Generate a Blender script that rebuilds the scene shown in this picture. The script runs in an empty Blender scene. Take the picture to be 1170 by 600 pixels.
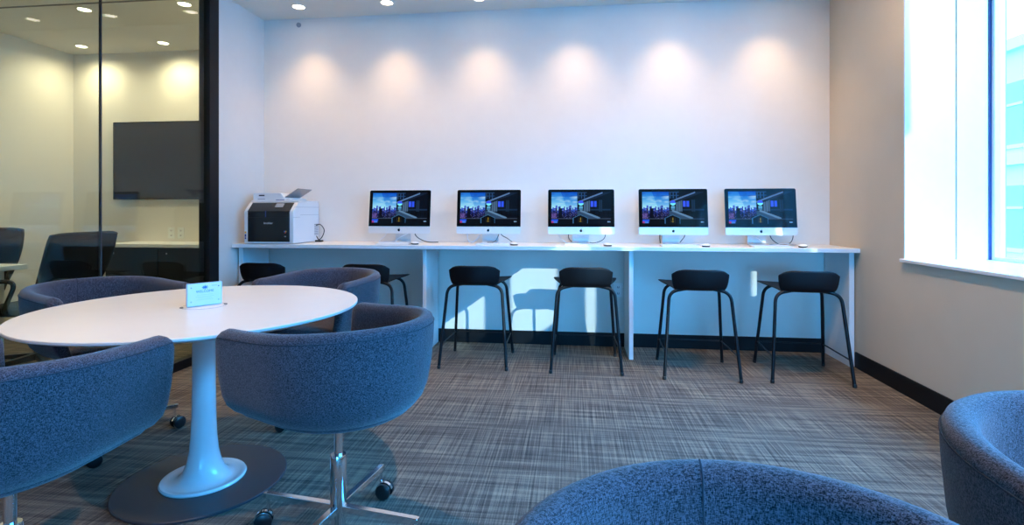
import bpy, bmesh, math, random
from mathutils import Vector, Matrix
random.seed(7)
PI = math.pi
SC = bpy.context.scene
COL = SC.collection

# ------------------------------------------------------------------ room measures (metres)
D, XL, XR, H = 4.434, -2.770, 2.027, 2.847      # back wall, left wall, right wall, ceiling
MD, MX = 5.166, -5.467                          # meeting room back and left walls
YF = -3.0                                       # wall behind the camera
CT = 0.859                                      # counter top

# ------------------------------------------------------------------ materials
def mat(name, color=(.8, .8, .8), rough=.5, metal=0.0, **kw):
    m = bpy.data.materials.new(name); m.use_nodes = True
    b = m.node_tree.nodes['Principled BSDF']
    b.inputs['Base Color'].default_value = (*color, 1)
    b.inputs['Roughness'].default_value = rough
    b.inputs['Metallic'].default_value = metal
    for k, v in kw.items():
        b.inputs[k.replace('_', ' ')].default_value = v
    return m

def nodes(m):
    t = m.node_tree
    return t, t.nodes, t.links, t.nodes['Principled BSDF']

def noisy(name, c1, c2, scale, rough=.6, bump=0.0, detail=4, metal=0.0, stretch=(1, 1, 1), **kw):
    m = mat(name, c1, rough, metal, **kw)
    t, n, l, b = nodes(m)
    tc = n.new('ShaderNodeTexCoord'); mp = n.new('ShaderNodeMapping')
    mp.inputs['Scale'].default_value = stretch
    nz = n.new('ShaderNodeTexNoise'); nz.inputs['Scale'].default_value = scale; nz.inputs['Detail'].default_value = detail
    mx = n.new('ShaderNodeMix'); mx.data_type = 'RGBA'
    mx.inputs['A'].default_value = (*c1, 1); mx.inputs['B'].default_value = (*c2, 1)
    l.new(tc.outputs['Object'], mp.inputs['Vector']); l.new(mp.outputs['Vector'], nz.inputs['Vector'])
    l.new(nz.outputs['Fac'], mx.inputs['Factor']); l.new(mx.outputs['Result'], b.inputs['Base Color'])
    if bump:
        bp = n.new('ShaderNodeBump'); bp.inputs['Strength'].default_value = bump; bp.inputs['Distance'].default_value = .002
        l.new(nz.outputs['Fac'], bp.inputs['Height']); l.new(bp.outputs['Normal'], b.inputs['Normal'])
    return m

def fabric_mat(name, dark, light):
    m = mat(name, dark, .95)
    t, n, l, b = nodes(m)
    tc = n.new('ShaderNodeTexCoord')
    facs = []
    for st in ((190, 190, 820), (650, 650, 200)):
        mp = n.new('ShaderNodeMapping'); mp.inputs['Scale'].default_value = st
        nz = n.new('ShaderNodeTexNoise'); nz.inputs['Scale'].default_value = 1.0; nz.inputs['Detail'].default_value = 2
        l.new(tc.outputs['Object'], mp.inputs['Vector']); l.new(mp.outputs['Vector'], nz.inputs['Vector'])
        facs.append(nz.outputs['Fac'])
    nz = n.new('ShaderNodeTexNoise'); nz.inputs['Scale'].default_value = 700; nz.inputs['Detail'].default_value = 2
    l.new(tc.outputs['Object'], nz.inputs['Vector'])
    a = n.new('ShaderNodeMath'); a.operation = 'ADD'; l.new(facs[0], a.inputs[0]); l.new(facs[1], a.inputs[1])
    a2 = n.new('ShaderNodeMath'); a2.operation = 'MULTIPLY_ADD'; a2.inputs[1].default_value = .5
    l.new(nz.outputs['Fac'], a2.inputs[0]); l.new(a.outputs[0], a2.inputs[2])
    mr = n.new('ShaderNodeMapRange'); mr.inputs['From Min'].default_value = 1.06; mr.inputs['From Max'].default_value = 1.47
    l.new(a2.outputs[0], mr.inputs['Value'])
    mx = n.new('ShaderNodeMix'); mx.data_type = 'RGBA'
    mx.inputs['A'].default_value = (*dark, 1); mx.inputs['B'].default_value = (*light, 1)
    l.new(mr.outputs['Result'], mx.inputs['Factor']); l.new(mx.outputs['Result'], b.inputs['Base Color'])
    bp = n.new('ShaderNodeBump'); bp.inputs['Strength'].default_value = .5; bp.inputs['Distance'].default_value = .0015
    l.new(a2.outputs[0], bp.inputs['Height']); l.new(bp.outputs['Normal'], b.inputs['Normal'])
    b.inputs['Sheen Weight'].default_value = .25; b.inputs['Sheen Roughness'].default_value = .5
    b.inputs['Specular IOR Level'].default_value = .15
    return m

def carpet_mat():
    m = mat('carpet_weave', (.2, .18, .16), 1.0)
    t, n, l, b = nodes(m)
    tc = n.new('ShaderNodeTexCoord')
    def nz(st, det=2, sc=1.0):
        mp = n.new('ShaderNodeMapping'); mp.inputs['Scale'].default_value = st
        z = n.new('ShaderNodeTexNoise'); z.inputs['Scale'].default_value = sc; z.inputs['Detail'].default_value = det
        l.new(tc.outputs['Object'], mp.inputs['Vector']); l.new(mp.outputs['Vector'], z.inputs['Vector'])
        return z.outputs['Fac']
    def math2(op, a, bb):
        q = n.new('ShaderNodeMath'); q.operation = op
        for i, v in enumerate((a, bb)):
            if isinstance(v, (int, float)): q.inputs[i].default_value = v
            else: l.new(v, q.inputs[i])
        return q.outputs[0]
    fine_l = nz((150, 2.2, 1)); fine_c = nz((2.6, 120, 1)); band_c = nz((2.2, 34, 1), 1); broad = nz((1.2, 1.2, 1), 3)
    grain = nz((260, 260, 1), 1)
    s = math2('ADD', math2('MULTIPLY', fine_l, 1.35), math2('MULTIPLY', fine_c, .65))
    s = math2('ADD', s, math2('MULTIPLY', band_c, .9))
    s = math2('ADD', s, math2('MULTIPLY', broad, .35))
    s = math2('ADD', s, math2('MULTIPLY', grain, .5))
    mr = n.new('ShaderNodeMapRange'); mr.inputs['From Min'].default_value = 1.25; mr.inputs['From Max'].default_value = 2.55
    l.new(s, mr.inputs['Value'])
    cr = n.new('ShaderNodeValToRGB'); e = cr.color_ramp.elements
    e[0].position = 0; e[0].color = (.014, .013, .016, 1)
    e[1].position = 1; e[1].color = (.37, .295, .215, 1)
    x = cr.color_ramp.elements.new(.45); x.color = (.125, .104, .086, 1)
    l.new(mr.outputs['Result'], cr.inputs['Fac']); l.new(cr.outputs['Color'], b.inputs['Base Color'])
    bp = n.new('ShaderNodeBump'); bp.inputs['Strength'].default_value = .35; bp.inputs['Distance'].default_value = .003
    l.new(s, bp.inputs['Height']); l.new(bp.outputs['Normal'], b.inputs['Normal'])
    b.inputs['Specular IOR Level'].default_value = .1
    return m

def glass_mat(name, tint, gloss=1.0):
    """thin flat glass: straight transmission plus a fresnel mirror"""
    m = bpy.data.materials.new(name); m.use_nodes = True
    t = m.node_tree; n, l = t.nodes, t.links
    n.clear()
    o = n.new('ShaderNodeOutputMaterial'); tr = n.new('ShaderNodeBsdfTransparent'); tr.inputs['Color'].default_value = (*tint, 1)
    g = n.new('ShaderNodeBsdfGlossy'); g.inputs['Roughness'].default_value = 0.0
    f = n.new('ShaderNodeLayerWeight'); f.inputs['Blend'].default_value = .5          # facing = 1 - cos
    pw = n.new('ShaderNodeMath'); pw.operation = 'POWER'; pw.inputs[1].default_value = 5
    k = n.new('ShaderNodeMath'); k.operation = 'MULTIPLY_ADD'; k.inputs[1].default_value = .96*gloss; k.inputs[2].default_value = .04*gloss
    k.use_clamp = True
    ms = n.new('ShaderNodeMixShader')
    l.new(f.outputs['Facing'], pw.inputs[0]); l.new(pw.outputs[0], k.inputs[0]); l.new(k.outputs[0], ms.inputs[0])
    l.new(tr.outputs[0], ms.inputs[1]); l.new(g.outputs[0], ms.inputs[2]); l.new(ms.outputs[0], o.inputs[0])
    return m

def emit_mat(name, color, strength):
    m = mat(name, color, .4)
    b = m.node_tree.nodes['Principled BSDF']
    b.inputs['Emission Color'].default_value = (*color, 1); b.inputs['Emission Strength'].default_value = strength
    return m

M = dict(
    wall=noisy('white_wall_paint', (.83, .775, .70), (.79, .735, .665), 9, .85, .03),
    wall_r=noisy('wall_paint_warm_light_tint', (.69, .58, .44), (.64, .54, .41), 6, .85, .03),  # warm dim lamplight of the right wall tinted into its colour
    ceil=noisy('ceiling_paint', (.86, .82, .74), (.82, .78, .70), 8, .9, .02),
    dim=noisy('grey_wall_paint', (.30, .28, .26), (.26, .245, .23), 8, .9),
    carpet=carpet_mat(),
    base=mat('black_baseboard_vinyl', (.004, .004, .005), .55, Specular_IOR_Level=.25),
    lam=noisy('white_laminate', (.82, .81, .79), (.77, .76, .745), 14, .42),
    lam_t=noisy('warm_white_tabletop_laminate', (.80, .765, .72), (.755, .72, .68), 7, .3),
    sill=mat('white_sill_paint', (.86, .86, .85), .4),
    frame=mat('white_window_frame', (.85, .86, .87), .4),
    gasket=mat('blue_black_gasket', (.02, .07, .25), .4),
    fabric=fabric_mat('blue_grey_melange_fabric', (.002, .0025, .006), (.112, .098, .122)),
    seam=mat('dark_seam_thread', (.03, .03, .04), .9),
    stitch=mat('pale_seam_thread', (.45, .46, .5), .9),
    chrome=mat('polished_chrome', (.82, .83, .85), .1, 1.0),
    rubber=mat('black_caster_plastic', (.008, .008, .009), .35),
    black=mat('black_powder_coated_steel', (.004, .004, .005), .45, Specular_IOR_Level=.3),
    shell=mat('black_moulded_seat_plastic', (.004, .004, .005), .5, Specular_IOR_Level=.25),
    enamel=mat('white_pedestal_enamel', (.80, .81, .83), .16, 0.0, Coat_Weight=.5, Coat_Roughness=.05),
    plate=noisy('dark_grey_floor_plate', (.045, .047, .06), (.055, .057, .07), 60, .42, 0, 3, .3),
    alu=mat('silver_aluminium', (.80, .78, .76), .5, .45),
    bezel=mat('glossy_black_glass', (.004, .004, .005), .06, Specular_IOR_Level=.25),
    logo=mat('black_logo', (.004, .004, .005), .25),
    keys=mat('white_plastic', (.85, .85, .85), .35),
    kalu=mat('keyboard_aluminium', (.80, .79, .78), .4, .4),
    cord_b=mat('black_cord', (.008, .008, .009), .5),
    cord_w=mat('white_cord', (.72, .75, .80), .4),
    prn=noisy('printer_white_plastic', (.78, .79, .79), (.76, .77, .77), 40, .42),
    prn_b=mat('printer_black_plastic', (.006, .006, .007), .22),
    prn_g=mat('printer_grey_plastic', (.30, .31, .33), .4),
    ink=mat('dark_print', (.02, .02, .03), .6),
    txt_w=mat('pale_print', (.65, .68, .72), .5),
    blue=mat('blue_print', (.05, .20, .62), .5), blue_d=mat('navy_print', (.02, .04, .22), .5),
    red=mat('red_print', (.7, .05, .04), .5), yellow=mat('orange_print', (.85, .42, .03), .5),
    paper=mat('white_card', (.93, .86, .84), .45),
    acryl=mat('acrylic_edge', (.70, .78, .9), .1),
    ptn=glass_mat('partition_glass', (.87, .93, .84), 1.0),
    win=glass_mat('window_glass', (.93, .97, .98), 1.0),
    screen_off=mat('switched_off_television_glass', (.016, .016, .016), .35, Specular_IOR_Level=.2),
    mesh=mat('black_chair_mesh', (.005, .0055, .007), .7, Specular_IOR_Level=.2),
    armpad=mat('black_armrest_plastic', (.01, .01, .011), .25),
    dark=mat('dark_cabinet_laminate', (.010, .012, .016), .4),
    outlet=mat('white_outlet_plastic', (.84, .84, .82), .4),
    lens=emit_mat('lit_downlight_lens', (1.0, .90, .78), 14.0),
    bld=noisy('pale_stone_facade', (.88, .66, .62), (.82, .62, .58), .6, .9),
    bld_d=mat('dark_facade_glass', (.34, .12, .16), .3),  # even dark colour for the facade's windows and glazing
    bld_l=mat('pale_facade_trim', (.9, .8, .78), .8),
    sun_mask=noisy('sun_mask_grey', (.30, .30, .31), (.24, .24, .25), 1.5, .9),  # for the unseen slabs added to mask the sun
    asphalt=noisy('street_asphalt', (.16, .17, .18), (.12, .13, .14), 2, .9),
)

# ------------------------------------------------------------------ mesh helpers
def link(o, parent=None):
    COL.objects.link(o)
    if parent is not None: o.parent = parent
    return o

def build(name, bm, m, parent=None, smooth=None, bevel=None, subsurf=0):
    bmesh.ops.recalc_face_normals(bm, faces=bm.faces)
    me = bpy.data.meshes.new(name); bm.to_mesh(me); bm.free()
    for mm in (m if isinstance(m, (list, tuple)) else [m]): me.materials.append(M[mm] if isinstance(mm, str) else mm)
    if smooth is not None:
        ang = math.radians(smooth)
        b2 = bmesh.new(); b2.from_mesh(me)
        for f in b2.faces: f.smooth = True
        for e in b2.edges:
            if len(e.link_faces) == 2 and e.calc_face_angle(0) > ang: e.smooth = False
        b2.to_mesh(me); b2.free()
    o = link(bpy.data.objects.new(name, me), parent)
    if bevel:
        md = o.modifiers.new('bevel', 'BEVEL'); md.width = bevel; md.segments = 2; md.limit_method = 'ANGLE'; md.angle_limit = math.radians(35)
    if subsurf:
        md = o.modifiers.new('sub', 'SUBSURF'); md.levels = subsurf; md.render_levels = subsurf
    return o

def box(bm, x0, x1, y0, y1, z0, z1, mi=0, rot=None):
    vs = [bm.verts.new((x, y, z)) for x in (x0, x1) for y in (y0, y1) for z in (z0, z1)]
    if rot is not None:
        for v in vs: v.co = rot @ v.co
    for idx in ((0, 1, 3, 2), (4, 6, 7, 5), (0, 4, 5, 1), (2, 3, 7, 6), (0, 2, 6, 4), (1, 5, 7, 3)):
        f = bm.faces.new([vs[i] for i in idx]); f.material_index = mi
    return vs

def bx(*a, **k):
    bm = bmesh.new(); box(bm, *a, **k); return bm

def loft(bm, rings, cap0=True, cap1=True, closed=True, mi=0):
    """rings: lists of points of equal length"""
    vr = [[bm.verts.new(p) for p in r] for r in rings]
    n = len(vr[0])
    for a, b in zip(vr, vr[1:]):
        for i in range(n if closed else n - 1):
            j = (i + 1) % n
            f = bm.faces.new((a[i], a[j], b[j], b[i])); f.material_index = mi
    if cap0: bm.faces.new(list(reversed(vr[0]))).material_index = mi
    if cap1: bm.faces.new(vr[-1]).material_index = mi
    return vr

def lathe(bm, prof, n=32, c=(0, 0, 0), mi=0, cap=True, cap1=None):
    rings = [[(c[0] + r * math.cos(2*PI*i/n), c[1] + r * math.sin(2*PI*i/n), c[2] + z) for i in range(n)] for r, z in prof]
    return loft(bm, rings, cap, cap if cap1 is None else cap1, True, mi)

def tube(bm, pts, r, n=10, mi=0, cap=True, radii=None):
    pts = [Vector(p) for p in pts]
    rings = []; up = None
    for i, p in enumerate(pts):
        d = ((pts[min(i+1, len(pts)-1)] - pts[max(i-1, 0)])).normalized()
        if up is None:
            up = Vector((0, 0, 1)) if abs(d.z) < .9 else Vector((1, 0, 0))
        s = d.cross(up).normalized(); up = s.cross(d).normalized()
        rr = r if radii is None else radii[i]
        rings.append([p + (s * math.cos(2*PI*k/n) + up * math.sin(2*PI*k/n)) * rr for k in range(n)])
    return loft(bm, rings, cap, cap, True, mi)

def smooth_path(pts, sub=8):
    """Catmull-Rom through the points"""
    P = [Vector(p) for p in pts]; P = [P[0]*2 - P[1]] + P + [P[-1]*2 - P[-2]]
    out = []
    for i in range(1, len(P) - 2):
        a, b, c, d = P[i-1:i+3]
        for k in range(sub):
            t = k / sub
            out.append(.5 * ((2*b) + (c - a)*t + (2*a - 5*b + 4*c - d)*t*t + (3*b - a - 3*c + d)*t**3))
    out.append(P[-2]); return out

def fillet_path(pts, r, n=6):
    P = [Vector(p) for p in pts]; out = [P[0]]
    for a, b, c in zip(P, P[1:], P[2:]):
        u = (a - b).normalized(); v = (c - b).normalized()
        rr = min(r, (a-b).length*.49, (c-b).length*.49)
        p0, p1 = b + u*rr, b + v*rr
        for k in range(n + 1):
            t = k / n; out.append(p0*(1-t)**2 + b*2*t*(1-t) + p1*t*t)
    out.append(P[-1]); return out

def rrect(w, h, r, n=6, cx=0, cy=0):
    out = []
    for sx, sy, a0 in ((1, 1, 0), (-1, 1, 90), (-1, -1, 180), (1, -1, 270)):
        for k in range(n + 1):
            a = math.radians(a0 + 90*k/n)
            out.append((cx + sx*(w/2 - r) + r*math.cos(a), cy + sy*(h/2 - r) + r*math.sin(a)))
    return out

def empty(name, loc=(0, 0, 0), rz=0, parent=None):
    o = bpy.data.objects.new(name, None); o.empty_display_size = .1
    o.location = loc; o.rotation_euler = (0, 0, rz); return link(o, parent)

def tag(o, label, cat, group=None, kind=None):
    o['label'] = label; o['category'] = cat
    if group: o['group'] = group
    if kind: o['kind'] = kind
    return o

def thing(name, label, cat, loc=(0, 0, 0), rz=0, group=None):
    return tag(empty(name, loc, rz), label, cat, group)

def struct(name, bm, m, parent=None, **k):
    o = build(name, bm, m, parent, **k)
    if parent is None: o['kind'] = 'structure'
    return o

def kids(o): return [c for c in ALL if c.parent == o]
ALL = []
def dup(root, loc, rz, label=None, group=None):
    def cp(o, parent):
        c = o.copy(); COL.objects.link(c)
        if parent is not None: c.parent = parent
        for ch in list(o.children): cp(ch, c)
        return c
    r = cp(root, None); r.location = loc; r.rotation_euler = (0, 0, rz)
    if label: r['label'] = label
    if group: r['group'] = group
    return r

def text(name, s, size, m, loc, rot, parent, align='CENTER', ext=.0004):
    c = bpy.data.curves.new(name, 'FONT'); c.body = s; c.size = size; c.align_x = align; c.align_y = 'CENTER'; c.extrude = ext
    c.materials.append(M[m])
    f = bpy.data.objects.new(name, c); COL.objects.link(f)
    dg = bpy.context.evaluated_depsgraph_get(); me = bpy.data.meshes.new_from_object(f.evaluated_get(dg)); me.name = name
    bpy.data.objects.remove(f); bpy.data.curves.remove(c)
    o = bpy.data.objects.new(name, me); o.location = loc; o.rotation_euler = rot
    return link(o, parent)

# ================================================================== THE SETTING
T = .14
# floor and ceiling (the meeting room shares both)
struct('floor', bx(MX - T, XR + T + .4, YF - T, MD + T, -.12, 0), 'carpet')
bm = bmesh.new()
box(bm, MX - T, XR + T + .4, YF - T, MD + T, H, H + .15)
struct('ceiling', bm, 'ceil')
struct('trim_1', bx(MX, XL - .03, 3.885, 3.90, H - .006, H + .01), 'dim')          # joint line in the meeting room ceiling
# back wall (with a return to the meeting room) and its skirting
struct('wall_back', bx(XL - T, XR + T, D, D + T, 0, H), 'wall')
# left wall stub beside the glass
struct('wall_left', bx(XL - T, XL, 3.808, D, 0, H), 'wall')
# meeting room shell
struct('wall_meeting_back', bx(MX, XL - T, MD, MD + T, 0, H), 'wall')
struct('wall_meeting_left', bx(MX - T, MX, 1.9, MD + T, 0, H), 'wall')
struct('wall_meeting_right', bx(XL - T, XL - .02, D + T, MD, 0, H), 'wall')
struct('wall_meeting_front', bx(MX, XL - .02, 1.86, 1.98, 0, H), 'wall')
# the part of the left wall nearer than the photograph shows
struct('wall_left_near', bx(XL - T, XL, YF, 1.86, 0, H), 'dim')

# right wall with a deep window opening
WY0, WY1, WZ0, WZ1, WXG = -2.3, 3.489, .832, 2.82, 2.50
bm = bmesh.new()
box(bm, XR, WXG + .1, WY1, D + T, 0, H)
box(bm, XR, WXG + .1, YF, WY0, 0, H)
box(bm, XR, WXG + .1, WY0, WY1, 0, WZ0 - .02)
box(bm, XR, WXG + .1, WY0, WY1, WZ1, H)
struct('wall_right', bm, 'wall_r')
# window 1: white reveal lining, sill, frame, panes
w1 = empty('window_1', (XR, WY1, WZ0)); w1['kind'] = 'structure'
def wpart(name, bm, m, **k):
    o = build(name, bm, m, None, **k); o.parent = w1; o.matrix_parent_inverse = Matrix.Translation((-XR, -WY1, -WZ0)); return o
bm = bmesh.new()
box(bm, XR - .002, 2.309, WY1 - .012, WY1, WZ0, WZ1)
box(bm, 2.315, WXG, WY1 - .018, WY1, WZ0, WZ1)
wpart('reveal_lining', bm, 'sill')
wpart('reveal_joint', bx(2.309, 2.315, WY1 - .008, WY1, WZ0, WZ1), 'dim')
wpart('window_sill', bx(XR - .022, WXG, WY0, WY1 + .012, WZ0 - .02, WZ0), 'sill', bevel=.004)
bm = bmesh.new()
box(bm, WXG, WXG + .06, WY0, WY1 - .05, WZ0, WZ0 + .02)
box(bm, WXG, WXG + .06, WY0, WY1 - .05, WZ1 - .03, WZ1)
for y, w in ((WY1 - .034, .014), (1.95, .03), (.75, .03), (-2.27, .03)): box(bm, WXG, WXG + .06, y - w, y + w, WZ0, WZ1)
wpart('window_frame', bm, 'frame', bevel=.003)
wpart('gasket', bx(WXG - .012, WXG, WY1 - .026, WY1 - .018, WZ0, WZ1), 'gasket')
for a, b in ((WY1 - .048, 1.98), (1.92, .78), (.72, -2.24)):
    wpart('window_pane', bx(WXG + .028, WXG + .032, b, a, WZ0 + .02, WZ1 - .03), 'win')

# wall behind the camera with a wide low window, added for blue daylight
RY0, RY1, RZ0, RZ1 = -.6, 2.0, .10, 1.62
bm = bmesh.new()
box(bm, XL - T, RY0, YF - .2, YF, 0, H); box(bm, RY1, XR + .5, YF - .2, YF, 0, H)
box(bm, RY0, RY1, YF - .2, YF, 0, RZ0); box(bm, RY0, RY1, YF - .2, YF, RZ1, H)
struct('wall_front', bm, 'dim')
w2 = empty('added_window_2', (0, YF, RZ0)); w2['kind'] = 'structure'
bm = bmesh.new()
for x in (RY0, .7, RY1): box(bm, x - .03, x + .03, YF - .14, YF - .08, RZ0, RZ1)
box(bm, RY0, RY1, YF - .14, YF - .08, RZ0, RZ0 + .05); box(bm, RY0, RY1, YF - .14, YF - .08, RZ1 - .05, RZ1)
o = build('window_frame', bm, 'black', None); o.parent = w2; o.matrix_parent_inverse = Matrix.Translation((0, -YF, -RZ0))

# skirting
struct('baseboard_back', bx(XL, XR, D - .014, D, 0, .112), 'base', bevel=.003)
struct('baseboard_right', bx(XR - .014, XR, YF, D - .40, 0, .112), 'base', bevel=.003)
struct('baseboard_left', bx(XL, XL + .014, 3.81, D, 0, .112), 'base', bevel=.003)

# window 3: the glass partition of the meeting room
w3 = empty('window_3', (XL, 3.75, 0)); w3['kind'] = 'structure'
def gpart(name, bm, m, **k):
    o = build(name, bm, m, None, **k); o.parent = w3; o.matrix_parent_inverse = Matrix.Translation((-XL, -3.75, 0)); return o
gpart('post', bx(XL - .075, XL + .015, 3.700, 3.806, 0, H), 'base', bevel=.002)
gpart('bottom_rail', bx(XL - .05, XL + .012, 1.98, 3.70, 0, .064), 'base', bevel=.002)
gpart('top_rail', bx(XL - .05, XL + .012, 1.98, 3.70, H - .04, H), 'base', bevel=.002)
gpart('pane', bx(XL - .022, XL - .010, 2.805, 3.70, .05, H - .03), 'ptn')
gpart('pane', bx(XL - .022, XL - .010, 1.98, 2.797, .05, H - .03), 'ptn')
gpart('joint', bx(XL - .023, XL - .009, 2.797, 2.805, .05, H - .03), 'plate')

# outside: street, pale low building across it, added slabs farther along that mask the sun
struct('ground_outside', bx(-80, 60, -90, 80, -4.3, -4.0), 'asphalt')
# (unseen slabs, added; their gaps are cut to shape the sun beams)
struct('sun_mask_slab', bx(15, 15.03, -18.15, -10, -4, 26), 'sun_mask')
for a, b, za, zb in ((-21.34, -19.22, -4, 26), (-21.90, -21.54, -4, 26), (-22.98, -22.64, -4, 26), (-60, -23.65, -4, 26),
                     (-19.22, -19.09, 10.95, 26), (-21.54, -21.34, -4, 10.05), (-21.54, -21.34, 12.0, 26), (-22.64, -21.90, -4, 11.1), (-22.64, -21.90, 12.1, 26), (-23.65, -22.98, -4, 11.4), (-23.65, -22.98, 12.1, 26)):
    struct('sun_mask_slab', bx(15, 15.03, a, b, za, zb), 'sun_mask')

# ================================================================== COUNTER
ctr = thing('long_counter', 'long white wall counter on upright panels, carrying printer and five computers', 'counter', (0, D, 0))
def cpart(name, bm, m, **k):
    o = build(name, bm, m, None, **k); o.parent = ctr; o.matrix_parent_inverse = Matrix.Translation((0, -D, 0)); return o
cpart('worktop', bx(XL + .002, XR - .002, 3.978, D - .002, CT - .031, CT), 'lam', bevel=.003)
for x0, x1 in ((-2.752, -2.714), (-1.186, -1.156), (.420, .452), (1.983, 2.018)):
    cpart('upright_panel', bx(x0, x1, 4.045, D - .016, 0, CT - .032), 'lam', bevel=.002)

# ================================================================== BAR STOOLS
def make_stool(label):
    t = thing('bar_stool', label, 'stool', (0, 0, 0), 0, 'black bar stools along the counter')
    # seat: one bent shell, flat pan sweeping up into a low back lip at -Y
    prof = [(.205, .607, .232), (.195, .612, .242), (.12, .609, .240), (.0, .602, .212), (-.09, .596, .180), (-.145, .592, .163),
            (-.180, .594, .164), (-.196, .610, .178), (-.204, .648, .187), (-.209, .695, .190), (-.212, .724, .191), (-.213, .738, .186)]
    n = 15; bm = bmesh.new(); top = []; bot = []
    for i, (y, z, w) in enumerate(prof):
        ra, rb = [], []
        p0 = Vector(prof[max(i-1, 0)][:2]); p1 = Vector(prof[min(i+1, len(prof)-1)][:2]); d = (p1 - p0).normalized(); nrm = Vector((d.y, -d.x))
        if nrm.y < 0 and i < 6: nrm = -nrm
        for k in range(n):
            s = -1 + 2*k/(n-1)
            yy, zz = y, z
            if i >= 5: yy += .045 * s*s * min(1, (i-4)/3)             # the lip curves round
            if i >= 9: zz -= (.034 if i == 11 else .024 if i == 10 else .006) * (max(0, abs(s)-.70)/.30)**2
            if i < 5: zz += .010 * abs(s)**3; yy -= (.02 if i < 2 else 0) * max(0, abs(s)-.7)/.3
            ra.append((s*w, yy, zz)); rb.append((s*w*.985, yy + (.007 if i > 6 else .002), zz - (.009 if i < 6 else .004)))
        top.append(ra); bot.append(rb)
    rings = [a + list(reversed(b)) for a, b in zip(top, bot)]
    loft(bm, rings)
    build('seat', bm, 'shell', t, smooth=50, subsurf=1)
    # frame bows: an inverted U at back and front
    fz, bzk = .010, .588
    for nm, y0, y1, sx, kx in (('near', -.238, -.150, .244, .200), ('far', .238, .150, .234, .192)):
        for s in (-1, 1):
            bm = bmesh.new()
            pts = fillet_path([(s*sx, y0, 0.006), (s*kx, y1, bzk - .012), (s*.07, y1*.93, .600 if nm == 'near' else .603), (0, y1*.93, .600)], .06, 8)
            tube(bm, pts, .0112, 12)
            lg = build('leg', bm, 'black', t, smooth=60)
            bm = bmesh.new(); lathe(bm, [(.0122, 0), (.0132, .004), (.0132, .02), (.0122, .022)], 12, (s*sx, y0, 0))
            build('foot_cap', bm, 'rubber', lg, smooth=40)
    def at(s, near, z):
        y0, y1, sx, kx = ((-.238, -.150, .244, .200) if near else (.238, .150, .234, .192))
        k = z / bzk
        return (s*(sx + (kx - sx)*k), y0 + (y1 - y0)*k, z)
    bm = bmesh.new()
    tube(bm, [at(-1, True, .165), at(-1, False, .165)], .005, 8)
    tube(bm, [at(1, True, .165), at(1, False, .165)], .005, 8)
    tube(bm, [at(-1, False, .165), at(1, False, .165)], .005, 8)
    build('foot_rail', bm, 'black', t, smooth=60)
    for y in (-.14, .14):
        build('mounting_plate', bx(-.07, .07, y - .014, y + .014, .590, .6005), 'black', t, bevel=.002)
    return t
SL = ['black low-back bar stool under the counter below the printer',
      'black low-back bar stool partly hidden behind the grey tub chair, below the leftmost computer',
      'black low-back bar stool below the second computer from the left',
      'black low-back bar stool below the middle computer',
      'black low-back bar stool below the second computer from the right',
      'black low-back bar stool nearest the right wall, below the rightmost computer']
spots = [(-2.37, 3.93), (-1.545, 3.93), (-.712, 3.90), (.088, 3.885), (.858, 3.825), (1.557, 3.825)]
st0 = make_stool(SL[0])
for i, (x, y) in enumerate(spots):
    if i == 0: st0.location = (x, y, 0)
    else: dup(st0, (x, y, 0), (0, 0, 0, .0, math.radians(-2), math.radians(-4))[i], SL[i])

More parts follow.
